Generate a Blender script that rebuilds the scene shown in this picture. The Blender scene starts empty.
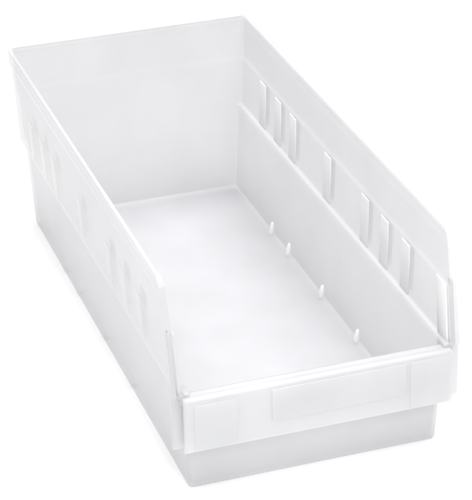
import bpy, bmesh, math, random
from mathutils import Vector, Matrix
random.seed(7)
scene = bpy.context.scene
S = 0.0254                       # the bin is laid out in inches

# ------------------------------------------------------------------ camera
CAM = (-16.722, -43.938, 31.156)
ROT = (1.08845, 0.018833, -0.326097)
FPX, SHX, SHY = 2142.72, -4.688, 1.171           # for a 472 px wide picture
cam_d = bpy.data.cameras.new('camera')
cam = bpy.data.objects.new('camera', cam_d)
scene.collection.objects.link(cam)
cam.location = Vector(CAM) * S
cam.rotation_euler = ROT
cam_d.sensor_fit = 'HORIZONTAL'
cam_d.sensor_width = 36
cam_d.lens = 36 * FPX / 472
cam_d.shift_x = -SHX / 472
cam_d.shift_y = SHY / 472
cam_d.clip_start = 0.01
cam_d.clip_end = 200
scene.camera = cam

# ------------------------------------------------------------------ light
world = bpy.data.worlds.new('World')
scene.world = world
world.use_nodes = True
bg = world.node_tree.nodes['Background']
bg.inputs['Color'].default_value = (1, 1, 1, 1)
bg.inputs['Strength'].default_value = 0.50


def softbox(name, loc, target, size, power, color=(1, 1, 1)):
    d = bpy.data.lights.new(name, 'AREA')
    d.shape = 'RECTANGLE'
    d.size, d.size_y = size
    d.energy = power
    d.color = color
    o = bpy.data.objects.new(name, d)
    scene.collection.objects.link(o)
    o.location = loc
    o.rotation_euler = (Vector(target) - Vector(loc)).to_track_quat('-Z', 'Y').to_euler()
    return o


softbox('overhead_softbox', (0.0, 0.10, 1.9), (0, 0.2, 0), (2.0, 2.0), 51)
softbox("front_softbox", (0.0, -0.85, 0.95), (0, 0.0, 0.04), (0.6, 0.4), 5.8)

scene.view_settings.view_transform = 'Standard'
scene.view_settings.look = 'None'
scene.view_settings.gamma = 1
scene.view_settings.exposure = 0
scene.cycles.max_bounces = 40
scene.cycles.diffuse_bounces = 40
scene.cycles.glossy_bounces = 12
scene.cycles.transmission_bounces = 40
scene.cycles.transparent_max_bounces = 24
scene.cycles.use_denoising = True
scene.cycles.caustics_reflective = False


# ------------------------------------------------------------------ materials
def backdrop_material():
    m = bpy.data.materials.new('white_paper')
    m.use_nodes = True
    nt = m.node_tree
    b = nt.nodes['Principled BSDF']
    b.inputs['Roughness'].default_value = 0.9
    b.inputs['Specular IOR Level'].default_value = 0.1
    n = nt.nodes.new('ShaderNodeTexNoise')
    n.inputs['Scale'].default_value = 300
    r = nt.nodes.new('ShaderNodeValToRGB')
    r.color_ramp.elements[0].color = (0.93, 0.93, 0.93, 1)
    r.color_ramp.elements[1].color = (0.96, 0.96, 0.96, 1)
    nt.links.new(n.outputs['Fac'], r.inputs['Fac'])
    nt.links.new(r.outputs['Color'], b.inputs['Base Color'])
    return m


def plastic_material(name, color, clear=0.10, trans=0.5):
    """frosted translucent polypropylene: scatters, lets light through, thin sheen"""
    m = bpy.data.materials.new(name)
    m.use_nodes = True
    nt = m.node_tree
    nt.nodes.clear()
    N, L = nt.nodes.new, nt.links.new
    out = N('ShaderNodeOutputMaterial')
    co = N('ShaderNodeTexCoord')
    noise = N('ShaderNodeTexNoise')
    noise.inputs['Scale'].default_value = 22
    noise.inputs['Detail'].default_value = 4
    L(co.outputs['Object'], noise.inputs['Vector'])
    ramp = N('ShaderNodeValToRGB')                 # cloudy flow marks in the moulding
    ramp.color_ramp.elements[0].position = 0.3
    ramp.color_ramp.elements[1].position = 0.7
    ramp.color_ramp.elements[0].color = tuple(c * 0.972 for c in color) + (1,)
    ramp.color_ramp.elements[1].color = tuple(min(1, c * 1.02) for c in color) + (1,)
    L(noise.outputs['Fac'], ramp.inputs['Fac'])
    fine = N('ShaderNodeTexNoise')
    fine.inputs['Scale'].default_value = 900
    L(co.outputs['Object'], fine.inputs['Vector'])
    bump = N('ShaderNodeBump')
    bump.inputs['Strength'].default_value = 0.04
    bump.inputs['Distance'].default_value = 0.001
    L(fine.outputs['Fac'], bump.inputs['Height'])
    dif = N('ShaderNodeBsdfDiffuse')
    tra = N('ShaderNodeBsdfTranslucent')
    for s in (dif, tra):
        L(ramp.outputs['Color'], s.inputs['Color'])
        L(bump.outputs['Normal'], s.inputs['Normal'])
    mix1 = N('ShaderNodeMixShader')
    mix1.inputs['Fac'].default_value = trans
    L(dif.outputs[0], mix1.inputs[1])
    L(tra.outputs[0], mix1.inputs[2])
    clr = N('ShaderNodeBsdfTransparent')
    mix2 = N('ShaderNodeMixShader')
    mix2.inputs['Fac'].default_value = clear
    L(mix1.outputs[0], mix2.inputs[1])
    L(clr.outputs[0], mix2.inputs[2])
    glo = N('ShaderNodeBsdfGlossy')
    glo.inputs['Roughness'].default_value = 0.3
    L(bump.outputs['Normal'], glo.inputs['Normal'])
    fre = N('ShaderNodeFresnel')
    fre.inputs['IOR'].default_value = 1.35
    mix3 = N('ShaderNodeMixShader')
    geo = N('ShaderNodeNewGeometry')               # sheen on the outer face of the skin only
    inv = N('ShaderNodeMath')
    inv.operation = 'SUBTRACT'
    inv.inputs[0].default_value = 1.0
    L(geo.outputs['Backfacing'], inv.inputs[1])
    mul = N('ShaderNodeMath')
    mul.operation = 'MULTIPLY'
    L(fre.outputs[0], mul.inputs[0])
    L(inv.outputs[0], mul.inputs[1])
    L(mul.outputs[0], mix3.inputs['Fac'])
    L(mix2.outputs[0], mix3.inputs[1])
    L(glo.outputs[0], mix3.inputs[2])
    L(mix3.outputs[0], out.inputs['Surface'])
    return m


COL = (0.752, 0.751, 0.766)
PLASTIC = plastic_material('frosted_plastic', COL, clear=0.40, trans=0.40)
RIB = plastic_material('rib_plastic', (0.86, 0.86, 0.87), clear=0.66, trans=0.30)
MILK = plastic_material('milky_plastic', (0.985, 0.985, 0.988), clear=0.02, trans=0.12)
THICK = plastic_material('thick_frosted_plastic', (0.835, 0.836, 0.847), clear=0.32, trans=0.42)
PAPER = backdrop_material()


# ------------------------------------------------------------------ the surface it stands on
bm = bmesh.new()
R = 6.0
bmesh.ops.create_grid(bm, x_segments=8, y_segments=8, size=R)
me = bpy.data.meshes.new('tabletop')
bm.to_mesh(me)
bm.free()
ground = bpy.data.objects.new('tabletop', me)
ground.location = (0, 0, -0.0006)
me.materials.append(PAPER)
scene.collection.objects.link(ground)
ground['kind'] = 'structure'
ground['label'] = 'plain white paper surface under the bin'

# ------------------------------------------------------------------ the bin
root = bpy.data.objects.new('shelf_bin', None)
scene.collection.objects.link(root)
root['label'] = 'frosted translucent plastic shelf bin, open topped with a low front'
root['category'] = 'storage bin'


def link(name, verts, faces, parent, normals=None, mat=PLASTIC):
    me = bpy.data.meshes.new(name)
    me.from_pydata([tuple(Vector(v) * S) for v in verts], [], faces)
    me.materials.append(mat)
    me.validate()
    me.shade_smooth()
    if normals:
        me.normals_split_custom_set(normals)
    o = bpy.data.objects.new(name, me)
    scene.collection.objects.link(o)
    o.parent = parent
    return o


LEN = 17.0
WB, WM, WT = 3.47, 3.80, 3.84
TH = 0.10


def lerp(a, b, t): return a + (b - a) * t


def edge_y(z):
    """front end of the side walls: leans forward going down, rounded at the rim"""
    pts = [(0, 0.30), (2.6, 0.16), (2.95, 0.16), (4.6, 0.55), (6.0, 0.96)]
    y = pts[-1][1]
    for (z0, y0), (z1, y1) in zip(pts, pts[1:]):
        if z <= z1:
            y = lerp(y0, y1, (z - z0) / (z1 - z0))
            break
    r = 0.30
    if z > 6.0 - r:
        t = min(1, (z - (6.0 - r)) / r)
        y += r * (1 - math.sqrt(max(0, 1 - t * t)))
    return y


def front_y(z): return lerp(0.47, 0.34, min(1, z / 2.8))
def back_y(z): return lerp(LEN - 0.10, LEN - 0.02, z / 6.0)


# (z, half width, grow at the back, inset for rounding)
OUT = [(0.0, WB - 0.07, -0.07, 0.07), (0.007, WB - 0.04, -0.04, 0.04), (0.025, WB - 0.015, -0.015, 0.015), (0.06, WB - 0.003, 0, 0.003),
       (0.15, WB, 0, 0), (1.3, 3.53, 0, 0), (2.5, 3.60, 0, 0), (2.72, 3.615, 0, 0), (2.80, 3.63, 0, 0),
       (2.86, 3.70, 0, 0), (2.92, 3.76, 0, 0), (2.98, 3.785, 0, 0), (3.06, 3.79, 0, 0),
       (4.5, 3.82, 0.02, 0), (5.46, 3.84, 0.05, 0), (5.50, 3.85, 0.05, 0), (5.54, 3.895, 0.06, 0), (5.60, 3.905, 0.07, 0),
       (5.70, 3.905, 0.07, 0), (5.80, 3.907, 0.07, 0), (5.88, 3.908, 0.07, 0), (5.94, 3.908, 0.07, 0), (5.98, 3.895, 0.06, 0), (6.0, 3.865, 0.035, 0)]
INN = [(6.0, 3.80, 0.06, 0), (5.98, 3.77, 0.055, 0), (5.94, 3.755, 0.04, 0), (5.88, 3.752, 0.035, 0), (5.80, 3.75, 0.03, 0), (5.70, 3.75, 0.03, 0),
       (4.72, 3.735, 0.03, 0), (4.64, 3.73, 0.025, 0), (4.58, 3.70, 0.0, 0), (4.54, 3.685, -0.02, 0), (4.46, 3.68, -0.02, 0),
       (3.10, 3.655, -0.03, 0), (3.045, 3.645, -0.04, 0), (3.025, 3.62, -0.075, 0), (3.005, 3.565, -0.12, 0), (2.97, 3.54, -0.14, 0),
       (2.80, 3.53, -0.14, 0), (2.4, 3.515, -0.13, 0), (0.20, WB - 0.10, -0.10, -0.10), (0.155, WB - 0.11, -0.11, -0.11), (0.13, WB - 0.135, -0.135, -0.135), (0.12, WB - 0.18, -0.18, -0.18)]
# the upper walls flare a little towards the rim
OUT = [(z, hx + 0.06 * max(0, z - 3.0) / 3.0, g, i) for z, hx, g, i in OUT]
INN = [(z, hx + 0.06 * max(0, z - 3.0) / 3.0, g, i) for z, hx, g, i in INN]
ZF = 2.80                         # top of the low front wall
NA = 8                            # segments per corner


def ring(z, hx, gb, inset, inner):
    """points from the middle of the front, counter-clockwise, with their column class"""
    th = -TH if inner else 0.0
    fz = front_y(z) + (inset if not inner else (TH - inset if inset < 0 else TH))
    if inner and inset < 0:
        fz = front_y(z) - inset
    bz = back_y(z) + gb
    if inner and z > 0.4:
        bz = lerp(LEN - 0.25, LEN + 0.03, z / 6.0) + (0.010 if z > 4.6 else 0.0)
    r = max(0.05, (0.15 if z < 2.9 else 0.22) + th)
    pts, cls = [], []

    def arc(cx, cy, a0, c):
        for i in range(NA + 1):
            a = a0 + math.pi / 2 * i / NA
            pts.append((cx + r * math.cos(a), cy + r * math.sin(a), z))
            cls.append(c)
    rows = 6
    # front straight (half), corner, right side, back corner, back, corner, left side, corner, front half
    pts.append((0.0, fz, z)); cls.append('F')
    arc(hx - r, fz + r, -math.pi / 2, 'FR')
    y0, y1 = fz + r, bz - r
    if z > ZF + 1e-6 or (inner and abs(z - ZF) < 1e-6 and False):
        e = edge_y(z)
        pts[-1] = (hx, e, z)
        y0 = e
    for t in (0.02, 0.5, 0.98):
        pts.append((hx, lerp(y0, y1, t), z)); cls.append('R')
    arc(hx - r, bz - r, 0, 'BR')
    for t in (0.03, 0.5, 0.97):
        pts.append((lerp(hx - r, -hx + r, t), bz, z)); cls.append('B')
    arc(-hx + r, bz - r, math.pi / 2, 'BL')
    for t in (0.02, 0.5, 0.98):
        pts.append((-hx, lerp(y1, y0, t), z)); cls.append('L')
    arc(-hx + r, fz + r, math.pi, 'FL')
    if z > ZF + 1e-6:
        pts[-NA - 1] = (-hx, edge_y(z), z)
    return pts, cls


V, F, PART = [], [], []


def add_ring(*a):
    p, c = ring(*a)
    i0 = len(V)
    V.extend(p)
    return list(range(i0, i0 + len(p))), c


outer = [(z,) + add_ring(z, hx, gb, ins, False) for z, hx, gb, ins in OUT]
inner = [(z,) + add_ring(z, hx, gb, ins, True) for z, hx, gb, ins in INN]
n = len(outer[0][1])
cls = outer[0][2]
kR = 1 + NA                       # column of the right side wall's front end
kL = n - NA - 1                   # and of the left one


def part_of(j):
    """which part the face column j..j+1 belongs to"""
    if j < kR or j >= kL:
        return 'front_wall'
    a, b = cls[j], cls[(j + 1) % n]
    if 'B' in (a, b):
        return 'back_wall'
    return 'right' if j < n // 2 else 'left'


seq = outer + inner
RIM_Z = 5.86


for (z0, A, _), (z1, B, _) in zip(seq, seq[1:]):
    for j in range(n):
        j2 = (j + 1) % n
        if part_of(j) == 'front_wall' and max(z0, z1) > ZF + 1e-6:
            continue
        F.append((A[j], A[j2], B[j2], B[j]))
        p = part_of(j)
        PART.append(p + ' rim' if min(z0, z1) > RIM_Z else p)
# top of the front wall
oi = next(A for z, A, _ in outer if abs(z - ZF) < 1e-6)
ii = next(A for z, A, _ in inner if abs(z - ZF) < 1e-6)
for j in list(range(0, kR)) + list(range(kL, n)):
    j2 = (j + 1) % n
    F.append((oi[j], oi[j2], ii[j2], ii[j]))
    PART.append('front_wall')
# front ends of the side walls
up_o = [A for z, A, _ in outer if z >= ZF - 1e-6]
up_i = [A for z, A, _ in inner if z >= ZF - 1e-6][::-1]
for k, part, flip in ((kR, 'right', 0), (kL, 'left', 1)):
    loop = [A[k] for A in up_o] + [A[k] for A in up_i][::-1]
    tris = bmesh.new()
    vs = [tris.verts.new(V[i]) for i in loop]
    f = tris.faces.new(vs if not flip else vs[::-1])
    tris.verts.index_update()
    res = bmesh.ops.triangulate(tris, faces=[f])
    for g in res['faces']:
        F.append(tuple(loop[v.index] for v in g.verts))
        PART.append(part)
    tris.free()
# floor, underside and top
F.append(tuple(outer[0][1][::-1])); PART.append('floor')
F.append(tuple(inner[-1][1])); PART.append('floor')

# shading normals worked out on the whole moulding so the parts meet without a seam
fn, fa = [], []
for f in F:
    nv = Vector((0, 0, 0))
    for a, b in zip(f, f[1:] + f[:1]):
        nv += Vector(V[a]).cross(Vector(V[b]))
    fa.append(nv.length / 2)
    fn.append(nv.normalized())
around = {}
for i, f in enumerate(F):
    for v in f:
        around.setdefault(v, []).append(i)


def corner_normal(fi, v):
    s = Vector((0, 0, 0))
    for g in around[v]:
        if fn[g].dot(fn[fi]) > 0.7:
            s += fn[g] * fa[g]
    return s.normalized() if s.length > 0 else fn[fi]


def emit(part, name, parent=None, mat=None):
    ids = [i for i, p in enumerate(PART) if p == part and fa[i] > 1e-9]
    m, vv, ff, nn = {}, [], [], []
    for i in ids:
        row = []
        for v in F[i]:
            if v not in m:
                m[v] = len(vv)
                vv.append(V[v])
            row.append(m[v])
            nn.append(tuple(corner_normal(i, v)))
        ff.append(row)
    return link(name, vv, ff, parent or root, nn, mat or PLASTIC)


floor = emit('floor', 'floor')
back = emit('back_wall', 'back_wall')
side_r = emit('right', 'side_wall')
side_l = emit('left', 'side_wall')
front = emit('front_wall', 'front_wall')
for p, o in (('back_wall', back), ('right', side_r), ('left', side_l)):
    emit(p + ' rim', 'rim', o, THICK)


# ------------------------------------------------------------------ small mouldings
def to_object(name, b, parent, mat):
    me = bpy.data.meshes.new(name)
    b.to_mesh(me)
    b.free()
    me.materials.append(mat)
    me.shade_smooth()
    me.set_sharp_from_angle(angle=math.radians(50))
    o = bpy.data.objects.new(name, me)
    scene.collection.objects.link(o)
    o.parent = parent
    return o


def block(name, lo_hi_pts, parent, bevel=0.02, seg=2, mat=None):
    """a bevelled solid from 8 corner points (bottom 4 ccw, top 4 ccw)"""
    mat = mat or THICK
    b = bmesh.new()
    vs = [b.verts.new(Vector(p) * S) for p in lo_hi_pts]
    for q in ((3, 2, 1, 0), (4, 5, 6, 7), (0, 1, 5, 4), (1, 2, 6, 5), (2, 3, 7, 6), (3, 0, 4, 7)):
        b.faces.new([vs[i] for i in q])
    bmesh.ops.recalc_face_normals(b, faces=b.faces[:])
    if bevel:
        bmesh.ops.bevel(b, geom=b.edges[:], offset=bevel * S, segments=seg, profile=0.5, affect='EDGES')
    return to_object(name, b, parent, mat)


def box8(x0, x1, y0, y1, z0, z1):
    return [(x0, y0, z0), (x1, y0, z0), (x1, y1, z0), (x0, y1, z0), (x0, y0, z1), (x1, y0, z1), (x1, y1, z1), (x0, y1, z1)]


RIBS = (14.9, 13.5, 12.15, 9.2, 6.25, 4.8, 3.3)
NUBS = (13.2, 11.65, 8.75, 5.9)
for sx, side in ((1, side_r), (-1, side_l)):
    for y in RIBS:                                 # raised slot pads in the band above the ledge, as thick as the step
        w = 0.27
        a, d, b, c = 3.672 * sx, 3.702 * sx, 3.640 * sx, 3.676 * sx
        k = w + 0.05                                # sloping flanks
        pts = [(b, y - w, 3.02), (a, y - k, 3.02), (a, y + k, 3.02), (b, y + w, 3.02),
               (c, y - w * .92, 4.48), (d, y - k * .92, 4.52), (d, y + k * .92, 4.52), (c, y + w * .92, 4.48)]
        block('divider_rib', pts, side, 0.008, mat=MILK)
        # the same rib on the outer face
        a, d, b, c = 3.802 * sx, 3.855 * sx, 3.782 * sx, 3.838 * sx
        k = w + 0.02
        pts = [(b, y - k, 3.10), (a, y - w, 3.14), (a, y + w, 3.14), (b, y + k, 3.10),
               (c, y - k * .92, 4.40), (d, y - w * .92, 4.36), (d, y + w * .92, 4.36), (c, y + k * .92, 4.40)]
        block('divider_rib', pts, side, 0.006, mat=RIB)
    for y in NUBS:                                 # little gussets along the floor
        a, b = 3.39 * sx, 3.23 * sx
        pts = [(b, y - .11, 0.10), (a, y - .13, 0.10), (a, y + .13, 0.10), (b, y + .11, 0.10),
               (a - .05 * sx, y - .06, 0.44), (a, y - .07, 0.46), (a, y + .07, 0.46), (a - .05 * sx, y + .06, 0.44)]
        block('gusset', pts, side, 0.02, 2, mat=MILK)
    # post that stiffens the front end of the side wall, and its outer flange
    e0, e1 = edge_y(3.0), edge_y(4.55)
    a, b = 3.74 * sx, 3.615 * sx
    pts = [(b, e0 + .12, 2.95), (a, e0 + .12, 2.95), (a, e0 + .75, 2.95), (b, e0 + .75, 2.95),
           (b + .07 * sx, e1 + .12, 4.54), (a, e1 + .12, 4.56), (a, e1 + .75, 4.56), (b + .07 * sx, e1 + .75, 4.54)]
    block('front_post', pts, side, 0.02, mat=MILK)
    block('corner_web', box8(min(3.47 * sx, 3.74 * sx), max(3.47 * sx, 3.74 * sx), 0.17, 0.62, 2.72, 3.05), side, 0.04)
    fb = bmesh.new()
    rows = []
    for z in (1.40, 2.0, 2.9, 3.0, 3.4, 3.8, 4.2, 4.60, 4.66):
        y = 0.24 if z < 2.95 else edge_y(z) - 0.03
        a, b = (lerp(3.80, 3.835, (z - 2.95) / 1.7) if z > 2.95 else 3.60) * sx, (3.935 if z < 2.95 else lerp(3.935, 3.935, (z - 2.95) / 1.7)) * sx
        if z > 4.62:
            b -= 0.03 * sx
        rows.append([fb.verts.new(Vector(p) * S) for p in ((a, y, z), (b, y, z), (b - .005 * sx, y + .10, z), (a, y + (0.34 if z > 2.95 else 0.34), z))])
    for A, B in zip(rows, rows[1:]):
        for i in range(4):
            fb.faces.new((A[i], A[(i + 1) % 4], B[(i + 1) % 4], B[i]))
    fb.faces.new(rows[0][::-1])
    fb.faces.new(rows[-1])
    bmesh.ops.recalc_face_normals(fb, faces=fb.faces[:])
    long_edges = [e for e in fb.edges if len(e.link_faces) == 2 and e.calc_face_angle() > 0.9]
    bmesh.ops.bevel(fb, geom=long_edges, offset=0.035 * S, segments=3, profile=0.5, affect='EDGES')
    to_object('front_flange', fb, side, PLASTIC)

# label holder: a plate in front of the low front wall, closed along the top
LW, ZT, ZB = 3.68, 2.93, 1.38
b = bmesh.new()
prof = [(0.50, 2.80), (0.48, 2.88), (0.42, 2.935), (0.34, 2.95), (0.10, ZT), (0.04, 2.91), (0.0, 2.85), (0.0, ZB + .03), (0.015, ZB), (0.08, ZB), (0.095, ZB + .03), (0.095, 2.72), (0.14, 2.80)]
xs = [-LW, -LW + .03, -LW + .1, 0, LW - .1, LW - .03, LW]
cols = []
for k, x in enumerate(xs):
    sh = 0.02 if k in (0, len(xs) - 1) else 0.0
    cols.append([b.verts.new(Vector((x, y + sh, z - sh)) * S) for y, z in prof])
for A, B in zip(cols, cols[1:]):
    for i in range(len(prof)):
        i2 = (i + 1) % len(prof)
        b.faces.new((A[i], A[i2], B[i2], B[i]))
b.faces.new(cols[0][::-1])
b.faces.new(cols[-1])
bmesh.ops.recalc_face_normals(b, faces=b.faces[:])
holder = to_object('label_holder', b, front, THICK)

# raised pads at both ends and the bar of the label slot
block('end_pad', box8(-3.42, -2.27, -0.016, 0.02, 1.45, 2.74), holder, 0.015, mat=THICK)
block('end_pad', box8(2.48, 3.58, -0.016, 0.02, 1.42, 2.80), holder, 0.015, mat=THICK)
block('label_bar', box8(-1.34, 2.36, -0.022, 0.02, 1.86, 2.80), holder, 0.02, mat=THICK)
